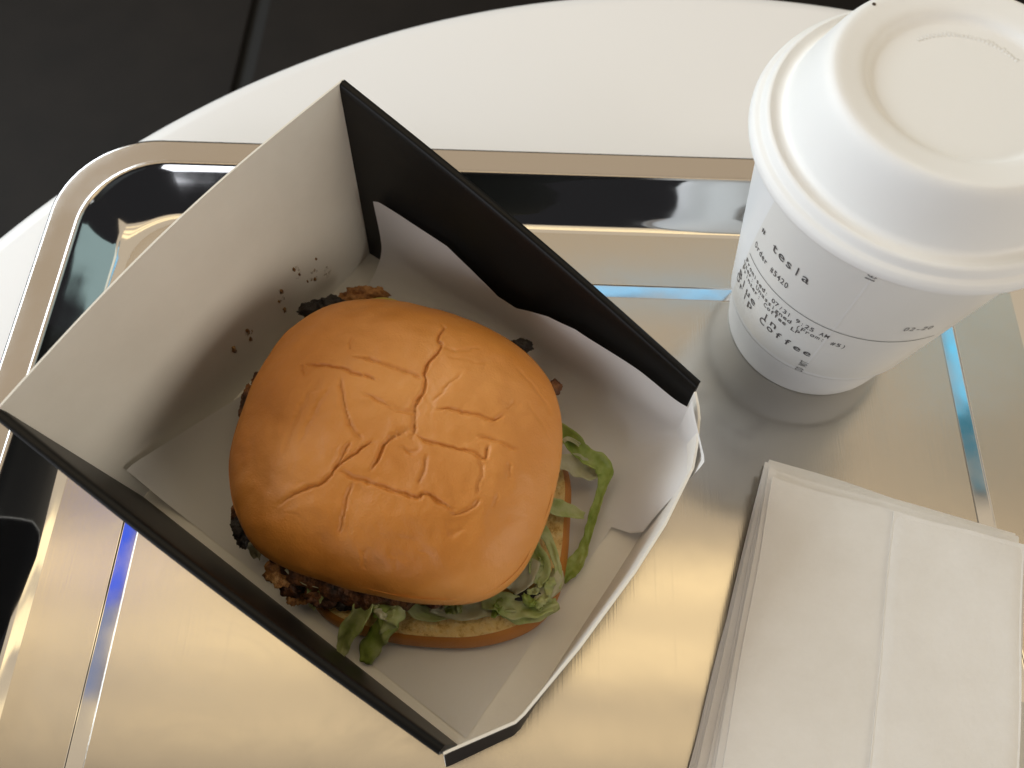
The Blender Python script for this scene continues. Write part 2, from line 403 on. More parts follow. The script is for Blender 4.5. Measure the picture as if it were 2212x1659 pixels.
# front panel with two creased corners
ftop = [(.1387, -.0005, .0428), (.1419, .0028, .0420), (.1441, .0058, .0415), (.1480, .0135, .0403), (.1506, .0203, .0400), (.1527, .040, .0392), (.1528, .0567, .0388), (.1513, .0837, .0390), (.1487, .1065, .0398), (.1480, .1095, .0399), (.1380, .1252, .0422), (.1372, .1266, .0426)]
fbot = [(.1385, -.0012), (.1410, .0020), (.1428, .0050), (.1460, .0130), (.1476, .0200), (.1482, .040), (.1484, .0567), (.1484, .0837), (.1490, .1085), (.1484, .1112), (.1378, .1288), (.1368, .1302)]
nu, nv = len(ftop), 7; P = np.zeros((nu, nv, 3)); D = np.zeros((nu, nv, 3))
for i in range(nu):
    a = np.array(ftop[max(i - 1, 0)][:2]); b = np.array(ftop[min(i + 1, nu - 1)][:2]); d = b - a; d /= np.linalg.norm(d)
    outn = np.array([d[1], -d[0]])
    for j in range(nv):
        h = j / (nv - 1)
        P[i, j] = B(lerp(fbot[i][0], ftop[i][0], h), lerp(fbot[i][1], ftop[i][1], h), ZB + .0006 + h * (ftop[i][2] - ZB))
        q = outn[0] * NV + outn[1] * TV; D[i, j, :2] = q * .00075
sheet('front_panel', P, D, [M_card, M_brownout, M_edge], box)
# grease spots on the white wall
def blob(rad, n=11):
    a0 = random.random() * 6
    return [(rad * (.65 + .7 * random.random()) * math.cos(a0 + 2 * math.pi * k / n), rad * (.65 + .7 * random.random()) * math.sin(a0 + 2 * math.pi * k / n)) for k in range(n)]
def wall_n(t, z):
    s = t / .125; return -.0025 * math.sin(math.pi * min(max(s, 0), 1)) * z / .086
for t, z, r in ((.0337, .0313, .0008), (.0326, .0268, .0006), (.0276, .0172, .0007), (.0308, .0200, .0005), (.0418, .0275, .0010), (.0443, .0240, .0006), (.0440, .0176, .0010), (.0598, .0252, .0010), (.0606, .0206, .0008), (.0676, .0235, .0012), (.0240, .0262, .0005)):
    pts = blob(r); nn = wall_n(t, z)
    V = [B(nn + .00055, t, z)] + [B(nn + .0003, t + a * .7, z + b * 1.5) for a, b in pts] + [B(nn + .0000, t + a * .75, z + b * 1.55) for a, b in pts]
    n = len(pts)
    F = [(0, 1 + (k + 1) % n, 1 + k) for k in range(n)] + [(1 + k, 1 + (k + 1) % n, 1 + n + (k + 1) % n, 1 + n + k) for k in range(n)]
    adopt(mesh('grease_spot', V, F, M_grease), box)

M_smear = mat('grease_smear', (.45, .27, .10), .45)
N, L, b = nt(M_smear); tx = tex(M_smear, (1, 1, 1), 420, 5, .7)
ra_ = ramp(M_smear, tx, [(.50, (0, 0, 0)), (.66, (.75, .75, .75))]); L.new(ra_.outputs[0], b.inputs['Alpha'])
for t, z, r in ((.0332, .0290, .0026), (.0276, .0195, .0028), (.0430, .0255, .0024), (.0604, .0230, .0024), (.0215, .0150, .0028)):
    nn = wall_n(t, z); pts = blob(r, 14)
    V = [B(nn + .00030, t, z)] + [B(nn + .00024, t + a * .7, z + b_ * 1.3) for a, b_ in pts]; n = len(pts)
    adopt(mesh('grease_smear', V, [(0, 1 + (k + 1) % n, 1 + k) for k in range(n)], M_smear), box)

# ------------------------------------------------------------------ paper liner
liner = root('paper_liner', tuple(B(.07, .06, .001)))
tag(liner, 'thin white paper sheet lining the burger box under the burger', 'paper')
edge_n = np.array([.0095, .0121, .0425, .0521, .0637, .0716, .0849, .0957, .1048, .1209, .1317, .1389, .150])
edge_h = np.array([.0400, .0415, .0407, .0362, .0289, .0288, .0369, .0401, .0397, .0382, .0359, .0343, .033])
nu, nv = 120, 96; V = []; NT = []
for i in range(nu):
    s = i / (nu - 1)
    for j in range(nv):
        q = j / (nv - 1)
        # q: 0 at the top of the right wall -> 1 at the left wall ; s: 0 back -> 1 front
        tq = np.interp(q, [0, .27, 1], [0, .016, .1205]); n = lerp(.0095, np.interp(tq, [0, .0385, .0400, .1205], [.1500, .1500, .1385, .1375]), s)
        H_ = np.interp(n, edge_n, edge_h)
        rad = .015; Lwall = H_ - rad; Larc = rad * math.pi / 2; Lfloor = .1205 - .0022 - rad
        L = q * (Lwall + Larc + Lfloor)
        if L < Lwall: t, z = .0022, H_ - L
        elif L < Lwall + Larc:
            a = (L - Lwall) / rad; t, z = .0022 + rad * (1 - math.cos(a)), rad * (1 - math.sin(a))
        else: t, z = .0022 + rad + (L - Lwall - Larc), 0
        NT.append((n, t))
        t -= .0030 * z / .05 * lerp(1, .3, s)
        # front: the sheet climbs the front panel on the right
        up = np.clip((n - .124) / .026, 0, 1); wt = np.clip((.046 - t) / .030, 0, 1); wt = wt * wt * (3 - 2 * wt)
        zf = .041 * up ** 2.4 * wt
        z = math.sqrt(z * z + zf * zf) if z + zf > 0 else 0
        z = min(z, .042)
        nn = min(n, .1474 + .0036 * z / .04)
        nn += .0028 * up ** 3 * math.exp(-((t - .017) / .008) ** 2)
        # corner chamfer
        if t < .016: nn = min(nn, np.interp(t, [-.002, .003, .0165], [.1372, .1405, .1530]))
        # back-left corner turns up the white wall
        bk = np.clip((t - .050) / .068, 0, 1)
        if bk > 0 and n < .024:
            f = (.024 - n) / .0145; nn = lerp(n, .0022, f * bk); z += .0235 * bk * f ** 2
        zz = .00135 + z
        zz += .0005 * (noise.noise(Vector((n * 26, t * 26, 1.7))) + .4)
        tt = t + .0012 * (noise.noise(Vector((n * 40, z * 40, 9.1))) + .3) * np.clip(z / .02, 0, 1)
        V.append(B(nn, max(tt, -.004 * z / .05 + .0009), max(zz, .0013)))
Fl = gridfaces(nu, nv)
adopt(mesh('liner_sheet', V, Fl, M_liner), liner)

# ------------------------------------------------------------------ burger
def r1(x, y): return ((850 + x * .7233) * .5486, (1050 + y * .7233) * .5486)
bc = np.array([-.0390, .0945])
burger = root('burger', (bc[0], bc[1], .002))
tag(burger, 'burger with a wrinkled golden bun and shredded lettuce in the open box', 'burger')
cont = [(730, 200), (900, 188), (1050, 205), (1200, 245), (1350, 290), (1500, 350), (1650, 440), (1760, 540), (1840, 660), (1880, 800), (1888, 920), (1880, 1050), (1850, 1200), (1800, 1380), (1740, 1520), (1680, 1640), (1590, 1733), (1480, 1800), (1350, 1828), (1200, 1828), (1000, 1808), (850, 1773), (700, 1743), (560, 1693), (400, 1643), (310, 1603), (230, 1553), (170, 1483), (120, 1373), (95, 1320), (75, 1200), (68, 1080), (100, 920), (150, 780), (190, 680), (240, 580), (290, 490), (350, 400), (450, 310), (550, 250), (650, 215)]
ZW = .034
angs, rads = [], []
for x, y in cont:
    q = at(*r1(x, y), ZW + .002) [:2] - bc; angs.append(math.atan2(q[1], q[0])); rads.append(np.hypot(*q))
o_ = np.argsort(angs); angs = np.array(angs)[o_]; rads = np.array(rads)[o_]
def bunR(a): return np.interp(a, np.concatenate([angs - 2 * math.pi, angs, angs + 2 * math.pi]), np.concatenate([rads] * 3))
nr, na = 190, 640
AA = np.linspace(-math.pi, math.pi, na, endpoint=False)
Rb = bunR(AA); Rb = np.convolve(np.concatenate([Rb[-12:], Rb, Rb[:12]]), np.hanning(25) / np.hanning(25).sum(), 'valid')
phi = np.linspace(0.0, math.pi / 2, nr - 30)
rho = np.sin(phi) ** (2 / 2.6); zt = np.cos(phi) ** (2 / 2.0)
HT = .0222
rho_lo = 1 - .085 * np.linspace(0, 1, 31)[1:] ** 2.0; z_lo = -.0085 * np.sin(np.linspace(0, math.pi / 2, 31)[1:])
RHO = np.concatenate([rho, rho_lo]); ZP = np.concatenate([ZW + HT * zt, ZW + z_lo])
X = bc[0] + np.outer(RHO, Rb * np.cos(AA)); Y = bc[1] + np.outer(RHO, Rb * np.sin(AA)); Z = np.repeat(ZP[:, None], na, 1)
# creases of the crust
creases = [
 (1.0, .8, [(1215, 255), (1235, 300), (1205, 375), (1225, 410), (1195, 470), (1150, 530), (1130, 575), (1140, 610), (1115, 680), (1080, 745), (1082, 800), (1075, 880), (1062, 905), (1040, 918)]),
 (.85, .8, [(745, 475), (830, 500), (950, 535), (1050, 572), (1130, 612)]),
 (.85, .8, [(470, 500), (560, 525), (690, 545), (760, 580), (830, 595), (890, 612)]),
 (.6, .9, [(790, 685), (870, 710), (950, 745), (1030, 775), (1075, 770)]),
 (.8, .85, [(670, 590), (690, 700), (710, 800), (750, 880), (785, 935)]),
 (1.0, .8, [(1060, 872), (990, 890), (920, 940), (890, 1000), (840, 1100)]),
 (.95, .8, [(870, 932), (800, 962), (760, 1000), (690, 1050), (640, 1095), (570, 1160), (430, 1210), (310, 1272)]),
 (.7, .8, [(725, 950), (690, 1020), (640, 1092)]),
 (1.05, .8, [(640, 1090), (740, 1130), (860, 1170), (980, 1210), (1100, 1245), (1130, 1225), (1210, 1265), (1300, 1305)]),
 (.6, .8, [(1270, 1325), (1340, 1318), (1400, 1285), (1440, 1240)]),
 (.85, .8, [(1088, 900), (1150, 940), (1280, 960), (1380, 985), (1455, 1018), (1478, 980), (1492, 950)]),
 (.75, .8, [(1200, 765), (1300, 770), (1410, 790), (1500, 810), (1575, 780)]),
 (.6, .8, [(1420, 910), (1500, 915), (1580, 945), (1655, 965)]),
 (.45, .7, [(1430, 1015), (1447, 1090), (1430, 1160), (1415, 1225)]),
 (.5, .8, [(1150, 1000), (1130, 1090), (1095, 1175)]),
 (.6, .9, [(740, 1160), (700, 1240), (670, 1340), (640, 1430)]),
 (.35, .9, [(1240, 425), (1330, 442), (1440, 410)]),
 (.35, 1.1, [(1640, 490), (1750, 600), (1835, 730)]), (.3, .9, [(1700, 700), (1790, 800), (1840, 880)]),
 (.35, .8, [(1630, 690), (1580, 750)]), (.5, .7, [(975, 955), (1060, 988), (1110, 972)]),
 (.4, .8, [(735, 370), (715, 440)]), (.5, .8, [(460, 495), (480, 580)]),
 (.4, .7, [(1600, 1040), (1588, 1125)]), (.35, .8, [(1540, 1210), (1500, 1285)]),
 (.3, 1.2, [(560, 600), (470, 720), (400, 860), (345, 1010)]), (.28, 1.2, [(620, 640), (520, 790), (440, 960)]),
 (.3, 1.0, [(1260, 1440), (1350, 1400)]), (.3, 1.0, [(780, 1500), (770, 1600)]), (.3, .8, [(1350, 560), (1250, 660), (1180, 720)]),
 (.25, .9, [(1260, 480), (1380, 500), (1500, 490)]), (.25, .9, [(1130, 680), (1180, 750), (1150, 820)]),
]
DISP = np.zeros_like(X)
top = ZP > ZW + .004
PX = X[top]; PY = Y[top]; ds = np.zeros_like(PX)
wob = np.array([noise.noise(Vector((float(a) * 350, float(b) * 350, 3.1))) for a, b in zip(PX.ravel(), PY.ravel())]).reshape(PX.shape)
wx_ = np.array([noise.noise(Vector((float(a) * 240, float(b) * 240, 8.1))) + .5 * noise.noise(Vector((float(a) * 620, float(b) * 620, 2.1))) for a, b in zip(PX.ravel(), PY.ravel())]).reshape(PX.shape)
wy_ = np.array([noise.noise(Vector((float(a) * 240, float(b) * 240, 18.1))) + .5 * noise.noise(Vector((float(a) * 620, float(b) * 620, 12.1))) for a, b in zip(PX.ravel(), PY.ravel())]).reshape(PX.shape)
for dep, wid, pl in creases:
    P2 = smoothpts([at(*r1(x, y), .0555)[:2] for x, y in pl], 5)
    lo = P2.min(0) - .006; hi = P2.max(0) + .006
    mk = (PX > lo[0]) & (PX < hi[0]) & (PY > lo[1]) & (PY < hi[1])
    qx, qy = PX[mk] + .00065 * wx_[mk], PY[mk] + .00065 * wy_[mk]; best = np.full(qx.shape, 9.0); side_ = np.zeros(qx.shape); par = np.zeros(qx.shape); ns = len(P2) - 1
    for i in range(ns):
        a, b = P2[i], P2[i + 1]; d = b - a; L2 = d @ d
        tt = np.clip(((qx - a[0]) * d[0] + (qy - a[1]) * d[1]) / L2, 0, 1)
        ex, ey = qx - a[0] - tt * d[0], qy - a[1] - tt * d[1]; dd = np.hypot(ex, ey)
        m_ = dd < best; best[m_] = dd[m_]; side_[m_] = np.sign(d[0] * ey - d[1] * ex)[m_]; par[m_] = ((i + tt) / ns)[m_]
    taper = np.clip(np.sin(math.pi * np.clip(par, .0, 1)) * 2.2 + .12, 0, 1)
    w = wid * .00056 * (1 + .5 * wob[mk])
    e = best / w
    g = -dep * .00112 * np.exp(-e ** 2) + dep * .00012 * np.exp(-((e - 2.6) / 1.6) ** 2)
    g += -dep * .00042 * np.exp(-(best / .0036) ** 2) * (1 / (1 + np.exp(-side_ * best / .0003)))
    ds[mk] += g * taper
ds -= .0022 * np.exp(-(((PX - at(*r1(1070, 900), .055)[0]) ** 2 + (PY - at(*r1(1070, 900), .055)[1]) ** 2) / .016 ** 2))
rw = random.Random(5)
for k_ in range(46):
    x_, y_ = rw.uniform(260, 1700), rw.uniform(330, 1560); a_ = rw.choice([.25, .25, 1.75]) + rw.uniform(-.35, .35); l_ = rw.uniform(50, 170)
    q0 = at(*r1(x_, y_), .0555)[:2]; q1 = at(*r1(x_ + l_ * math.cos(a_), y_ + l_ * math.sin(a_)), .0555)[:2]
    d = q1 - q0; tt = np.clip(((PX - q0[0]) * d[0] + (PY - q0[1]) * d[1]) / (d @ d), 0, 1)
    dd = np.hypot(PX + .0009 * wx_ - q0[0] - tt * d[0], PY + .0009 * wy_ - q0[1] - tt * d[1])
    ds -= rw.uniform(.00006, .00020) * np.exp(-(dd / rw.uniform(.0004, .0008)) ** 2) * np.sin(math.pi * np.clip(tt, .02, .98))
flat = np.stack([PX.ravel(), PY.ravel(), np.zeros(PX.size)], 1)
ds += (.0016 * vnoise(flat, 38, 2, 1) + .00045 * vnoise(flat, 150, 2, 2)).reshape(PX.shape)
DISP[top] = ds
Z = Z + DISP
V = np.stack([X, Y, Z], -1)[1:].reshape(-1, 3)
cen = np.array([[bc[0], bc[1], Z[0].mean()]])
V = np.vstack([V, cen]); nn_ = nr - 30 + 30 - 1
nrr = RHO.size - 1
F = [(i * na + j, (i + 1) * na + j, (i + 1) * na + (j + 1) % na, i * na + (j + 1) % na) for i in range(nrr - 1) for j in range(na)]
F += [(len(V) - 1, j, (j + 1) % na) for j in range(na)]
adopt(mesh('top_bun', V, F, M_bun), burger)
# underside of the top bun (cut face)
V = [(bc[0], bc[1], ZW - .0082)] + [(bc[0] + .92 * Rb[j] * math.cos(AA[j]), bc[1] + .92 * Rb[j] * math.sin(AA[j]), ZW - .0083) for j in range(0, na, 8)]
m_ = len(V) - 1
adopt(mesh('cut_face', V, [(0, 1 + (k + 1) % m_, 1 + k) for k in range(m_)], M_crumb), burger)

# bottom bun: contour from the visible right and front side, circle elsewhere
bbc = np.array([-.0286, .0775]); bbr = .0465
bbp = [(674, 1304), (704, 1343), (790, 1372), (863, 1389), (943, 1396), (1034, 1396), (1101, 1381), (1161, 1355), (1200, 1311), (1216, 1256), (1228, 1177), (1230, 1117), (1230, 1020)]
an, ra = [], []
for q in bbp:
    q = at(*q, .006)[:2] - bbc; an.append(math.atan2(q[1], q[0])); ra.append(np.hypot(*q))
an = list(an) + [math.radians(d) for d in (60, 90, 120, 150, 178)]; ra = list(ra) + [.048, .049, .049, .048, .047]
an = [a if a > -math.pi + .25 or True else a for a in an]
o_ = np.argsort(an); an = np.array(an)[o_]; ra = np.array(ra)[o_]
A2 = np.linspace(-math.pi, math.pi, 240, endpoint=False)
RB = np.interp(A2, np.concatenate([an - 2 * math.pi, an, an + 2 * math.pi]), np.concatenate([ra] * 3))
RB = np.convolve(np.concatenate([RB[-5:], RB, RB[:5]]), np.ones(11) / 11, 'valid')
prof_b = smoothpts([(.93, .0010), (.975, .0016), (.998, .0034), (.996, .0058), (.972, .0088), (.942, .0108)], 5)
V = []
for i, a in enumerate(A2):
    for f, z in prof_b: V.append((bbc[0] + f * RB[i] * math.cos(a), bbc[1] + f * RB[i] * math.sin(a), z + .0007))
bot = adopt(mesh('bottom_bun', V, gridfaces(240, len(prof_b), True), M_bun), burger)
V = []; fr = np.concatenate([np.linspace(0, .9, 40), [.915, .928, .938, .944]])
for i, a in enumerate(A2):
    for f in fr:
        x, y = bbc[0] + f * RB[i] * math.cos(a), bbc[1] + f * RB[i] * math.sin(a)
        V.append((x, y, .0116 + .0028 * min(1, (1 - f / .944) / .22) ** .7 + (.0007 * noise.fractal(Vector((x * 260, y * 260, 0)), 1, 2, 3)) * min(1, (1 - f) * 12)))
o = mesh('crumb_face', V, gridfaces(240, len(fr), True), M_crumb); adopt(o, burger)

# patty and crust
def lumpy(name, c, rx, ry, z0, z1, m, seed, amp=.10, na_=220, ring_=34, jag=.05, parent=burger):
    V = []
    for i in range(na_):
        a = 2 * math.pi * i / na_
        rr = 1 + amp * noise.fractal(Vector((math.cos(a) * 1.6, math.sin(a) * 1.6, seed)), 1, 2, 3) + jag * noise.fractal(Vector((math.cos(a) * 9, math.sin(a) * 9, seed + 4)), 1, 2, 4)
        for j in range(ring_):
            b = math.pi * j / (ring_ - 1); f = math.sin(b) ** .55; z = lerp((z0 + z1) / 2, z1, math.copysign(abs(math.cos(b)) ** .8, math.cos(b)))
            x = c[0] + rx * rr * f * math.cos(a); y = c[1] + ry * rr * f * math.sin(a)
            k = noise.fractal(Vector((x * 190, y * 190, z * 190 + seed)), 1, 2, 4) * .0016
            V.append((x + k * math.cos(a), y + k * math.sin(a), z + k * .8))
    return adopt(mesh(name, V, gridfaces(na_, ring_, True), m), parent)
lumpy('fried_patty', (bc[0] - .0020, bc[1] - .0035), 0.0484, .0462, .0128, .0272, M_patty, 2.3, .07)
def chunk(px, z, r, m, seed, st=(1, 1, .8)):
    p_ = at(*px, z); V = []; bm = bmesh.new(); bmesh.ops.create_icosphere(bm, subdivisions=4, radius=1)
    for v in bm.verts:
        d = v.co.normalized(); k = 1 + .35 * noise.fractal(d * 1.7 + Vector((seed, 0, 0)), 1, 2, 4) + .16 * noise.fractal(d * 6 + Vector((0, seed, 0)), 1, 2, 3)
        v.co = Vector((p_[0] + d.x * r * k * st[0], p_[1] + d.y * r * k * st[1], p_[2] + d.z * r * k * st[2]))
    me = bpy.data.meshes.new('crust_bit'); bm.to_mesh(me); bm.free()
    return adopt(link('crust_bit', me, m), burger)
for k, (px, z, r, m, st) in enumerate([
    ((676, 672), .020, .0042, M_char, (1.1, .7, .8)), ((722, 660), .020, .0040, M_char, (1.3, .8, .8)), ((702, 664), .018, .0040, M_char, (1.2, .8, .7)),
    ((790, 640), .0165, .0052, M_crust, (1.4, .6, .8)), ((812, 636), .0165, .0040, M_crust, (1.1, .6, .8)), ((765, 650), .0165, .0045, M_crust, (1.2, .7, .8)),
    ((538, 862), .020, .0040, M_patty, (.6, 1.3, .8)), ((532, 885), .020, .0034, M_patty, (.6, 1.2, .8)), ((560, 822), .020, .0032, M_patty, (.7, 1, .8)),
    ((520, 1135), .020, .0034, M_char, (.8, 1.3, .8)), ((528, 1160), .018, .0030, M_char, (.8, 1.2, .8)), ((514, 1105), .02, .0030, M_patty, (.7, 1.2, .8)),
    ((612, 1235), .018, .0050, M_crust, (1.1, 1, .8)), ((632, 1258), .015, .0042, M_patty, (1, 1.1, .8)), ((655, 1246), .018, .0038, M_char, (1.1, .8, .8)), ((640, 1283), .011, .0036, M_crust, (.9, 1.1, .8)),
    ((1122, 748), .022, .0036, M_char, (1.2, .7, .7)), ((1198, 838), .024, .0026, M_patty, (.9, 1, .8)), ((1140, 1287), .017, .0026, M_char, (1.5, .8, .6)), ((700, 1290), .0165, .0040, M_patty, (1.4, .8, .7)), ((745, 1300), .0165, .0034, M_char, (1.2, .7, .6))]):
    chunk(px, z, r, m, k * 1.37 + .5, st)
# slice of pickle peeping out at the back
p_ = at(822, 652, .0215)
o = lathe('pickle_slice', smoothpts([(0, .0008), (.010, .0008), (.0118, .0002), (.0120, -.0010), (.0112, -.0018), (0, -.0018)], 3), 48, M_cheese)
o.location = Vector((p_[0] + .001, p_[1] - .0100, p_[2])); o.parent = burger; o.matrix_parent_inverse = Matrix.Translation(-Vector(burger.location))

# lettuce ribbons
def ribbon(name, pts, widths, m, parent, curl=.35, ruff=.0012, seed=0, nw=9, up=(0, 0, 1)):
    P = smoothpts(pts, 8); L = len(P)
    Wd = np.interp(np.linspace(0, 1, L), np.linspace(0, 1, len(widths)), widths)
    V = []
    for i in range(L):
        d = P[min(i + 1, L - 1)] - P[max(i - 1, 0)]; d = d / (np.linalg.norm(d) + 1e-9)
        tw = .55 * noise.noise(Vector((i * .05, seed, 0)))
        s = np.cross(np.array(up, float), d); s /= (np.linalg.norm(s) + 1e-9); u = np.cross(d, s)
        s2 = s * math.cos(tw) + u * math.sin(tw); u2 = -s * math.sin(tw) + u * math.cos(tw)
        for j in range(nw):
            w = (j / (nw - 1) - .5) * 2
            k = ruff * noise.noise(Vector((i * .16, w * 1.6, seed * 3.1)))
            ed = 1 + .22 * noise.noise(Vector((i * .22, seed + (5 if w > 0 else 0), 2)))
            V.append(P[i] + s2 * w * Wd[i] * .5 * ed + u2 * (curl * Wd[i] * .5 * w * w + k))
    o = mesh(name, V, gridfaces(L, nw), m)
    so = o.modifiers.new('thickness', 'SOLIDIFY'); so.thickness = .00025
    return adopt(o, parent)
def PX3(l): return [at(x, y, z) for x, y, z in l]
# shreds that hang out of the burger
ribbon('lettuce_shred', PX3([(1190, 1005, .020), (1225, 1000, .017), (1255, 1012, .013), (1278, 1022, .010), (1292, 1024, .008)]), [.004, .0065, .0072, .0055, .001], M_leafw, burger, .5, .0008, 1)
ribbon('lettuce_shred', PX3([(1165, 1085, .022), (1200, 1098, .018), (1230, 1106, .014), (1262, 1114, .011)]), [.005, .0056, .0046, .002], M_leafp, burger, .6, .0008, 2)
ribbon('lettuce_shred', PX3([(835, 1285, .0205), (828, 1315, .0205), (832, 1342, .0185), (815, 1372, .0140), (798, 1402, .0080), (785, 1434, .0042)]), [.004, .0065, .0078, .0065, .0072, .0045], M_leaf, burger, -.5, .002, 3)
ribbon('lettuce_shred', PX3([(788, 1285, .0205), (786, 1312, .020), (772, 1342, .0165), (752, 1372, .0105), (742, 1397, .0062), (733, 1428, .0035)]), [.004, .0060, .0062, .0050, .0040, .001], M_leafp, burger, .5, .0016, 4)
ribbon('lettuce_shred', PX3([(862, 1300, .021), (852, 1322, .0205), (834, 1345, .019), (822, 1368, .0150)]), [.003, .0060, .0062, .003], M_leafp, burger, -.6, .0018, 5)
ribbon('lettuce_shred', PX3([(702, 1240, .0225), (692, 1262, .021), (682, 1288, .0175), (672, 1314, .0130)]), [.004, .0062, .0050, .002], M_leafp, burger, .5, .0012, 6)
ribbon('lettuce_shred', PX3([(622, 1222, .023), (650, 1238, .022), (690, 1250, .022), (730, 1262, .0225)]), [.003, .0048, .006, .004], M_leafw, burger, .4, .0012, 7)
ribbon('lettuce_shred', PX3([(1150, 1130, .022), (1178, 1155, .020), (1196, 1195, .0185), (1206, 1232, .0172), (1200, 1270, .0165)]), [.004, .0034, .0026, .0020, .0028], M_leafp, burger, .4, .0008, 8)
ribbon('lettuce_shred', PX3([(1205, 1228, .0172), (1198, 1256, .0178), (1172, 1278, .018), (1150, 1292, .0175), (1128, 1300, .017)]), [.0035, .0064, .0068, .0050, .001], M_leafw, burger, -.5, .0014, 9)
ribbon('lettuce_shred', PX3([(1140, 1170, .021), (1155, 1200, .0195), (1165, 1235, .0185), (1160, 1262, .0178)]), [.004, .0062, .0068, .003], M_leafp, burger, .6, .0018, 10)
ribbon('lettuce_shred', PX3([(1040, 1300, .0185), (1075, 1302, .0172), (1110, 1312, .0165), (1150, 1315, .0162), (1195, 1308, .0158)]), [.004, .0062, .0070, .0060, .004], M_leafp, burger, .45, .002, 11)
ribbon('lettuce_shred', PX3([(930, 1308, .0185), (980, 1318, .017), (1030, 1316, .0165), (1080, 1322, .016)]), [.004, .0055, .0060, .002], M_leafw, burger, .4, .0016, 12)
ribbon('lettuce_shred', PX3([(1085, 1325, .0162), (1120, 1330, .016), (1160, 1322, .0158), (1205, 1302, .0155)]), [.002, .0052, .0058, .0036], M_leaf if False else M_leafp, burger, -.4, .002, 13)
ribbon('lettuce_shred', PX3([(880, 1305, .018), (905, 1322, .0165), (940, 1328, .016), (975, 1330, .0155)]), [.003, .0045, .0045, .001], M_leafp, burger, .4, .0014, 14)
ribbon('lettuce_shred', PX3([(540, 1170, .0185), (552, 1190, .013), (556, 1206, .009)]), [.003, .004, .002], M_leafw, burger, .4, .001, 15)
ribbon('lettuce_shred', PX3([(1150, 1205, .0205), (1128, 1245, .019), (1105, 1278, .018)]), [.006, .0085, .004], M_leafw, burger, .3, .0018, 16)
def rnd_shreds(n, x0, x1, y0, y1, z0, z1, seed):
    rr = random.Random(seed)
    for k in range(n):
        x, y, z = rr.uniform(x0, x1), rr.uniform(y0, y1), rr.uniform(z0, z1); a = rr.uniform(0, 2 * math.pi); L = rr.uniform(22, 46)
        c = rr.uniform(-.9, .9); pts = []
        for q in range(5):
            f = q / 4 - .5; aa = a + c * f
            pts.append((x + L * f * math.cos(aa), y + L * f * math.sin(aa), z + rr.uniform(-.0008, .0012)))
        w = rr.uniform(.0016, .0036)
        ribbon('lettuce_shred', PX3(pts), [w * .4, w, w * 1.1, w, w * .3], rr.choice([M_leafp, M_leafw, M_leafp, M_leaf]), burger, rr.uniform(-.6, .6), .0009, seed + k)
rnd_shreds(9, 1130, 1195, 1190, 1300, .0180, .0205, 50)
rnd_shreds(8, 930, 1120, 1302, 1322, .0168, .0185, 80)
rnd_shreds(3, 780, 850, 1300, 1350, .0195, .0215, 110)
# the long loose shred on the paper to the right
ls = root('lettuce_strip', tuple(at(1285, 1100, .002)))
tag(ls, 'long thin green lettuce strip bent beside the right side of the bun', 'lettuce')
ribbon('leaf_blade', PX3([(1200, 922, .0210), (1228, 948, .0185), (1250, 974, .0160), (1272, 990, .0140), (1294, 1003, .0120), (1306, 1022, .0105), (1302, 1046, .0092), (1294, 1074, .0080), (1284, 1104, .0070), (1276, 1132, .0062), (1267, 1162, .0056), (1258, 1190, .0050), (1243, 1216, .0048), (1228, 1238, .0044), (1218, 1260, .0042)]), [.0036, .0058, .0060, .0058, .0066, .0056, .0030, .0026, .0030, .0027, .0025, .0034, .0054, .0052, .001], M_leaf, ls, .55, .0011, 22)
ribbon('leaf_rib', PX3([(1212, 958, .0200), (1224, 948, .0198), (1240, 953, .0185), (1252, 962, .0172)]), [.0012, .0014, .0014, .0010], M_leafw, ls, .3, .0004, 23)

# ------------------------------------------------------------------ coffee cup
CC = (.1074, .1602)
cup = root('coffee_cup', (CC[0], CC[1], 0))
tag(cup, 'white paper coffee cup with a white moulded lid and a printed order sticker', 'cup')
def rc(z): return .0306 + (.0446 - .0306) * z / .1044
ZS = .0215
adopt(lathe('cup_base', smoothpts([(.0282, .0040), (.0290, .0006), (.0300, .0001), (.0306, .0008), (rc(.004), .004)], 4).tolist() + [(rc(z), z) for z in np.linspace(.006, ZS + .002, 8)], 128, M_cup, c=CC), cup)
adopt(lathe('cup_wall', [(rc(ZS) - .0003, ZS + .0016), (rc(ZS) + .0004, ZS), (rc(ZS) + .0011, ZS + .0002), (rc(ZS) + .0012, ZS + .0012)] + [(rc(z) + lerp(.0010, .0002, (z - .023) / .077), z) for z in np.linspace(.0245, .1030, 24)], 160, M_cup, c=CC), cup)
lidp = smoothpts([(.0446, .1004), (.0470, .1003), (.0482, .1007), (.0488, .1016), (.0489, .1026), (.0487, .1036), (.0480, .1047), (.0472, .1052), (.0466, .1056), (.0461, .1066), (.0455, .1076), (.0447, .1080), (.0440, .1078), (.0427, .1074), (.0414, .1076), (.0405, .1087), (.0398, .1107), (.0381, .1152), (.0363, .1197), (.0350, .1223), (.0337, .1237), (.0322, .1241), (.0290, .1237), (.0266, .1233), (.0250, .1227), (.0238, .1218), (.0226, .1213), (.0205, .1212), (.0100, .1212), (.00001, .1212)], 4)
lid = adopt(lathe('lid', lidp, 192, M_lid, c=CC), cup)
hp = at(1887, 11, .1238)
hole = lathe('vent_hole', [(0, .0003), (.0005, .00025), (.0007, -.0006)], 20, M_hole, c=(0, 0))
hole.location = (hp[0], hp[1], .12395); hole.parent = lid
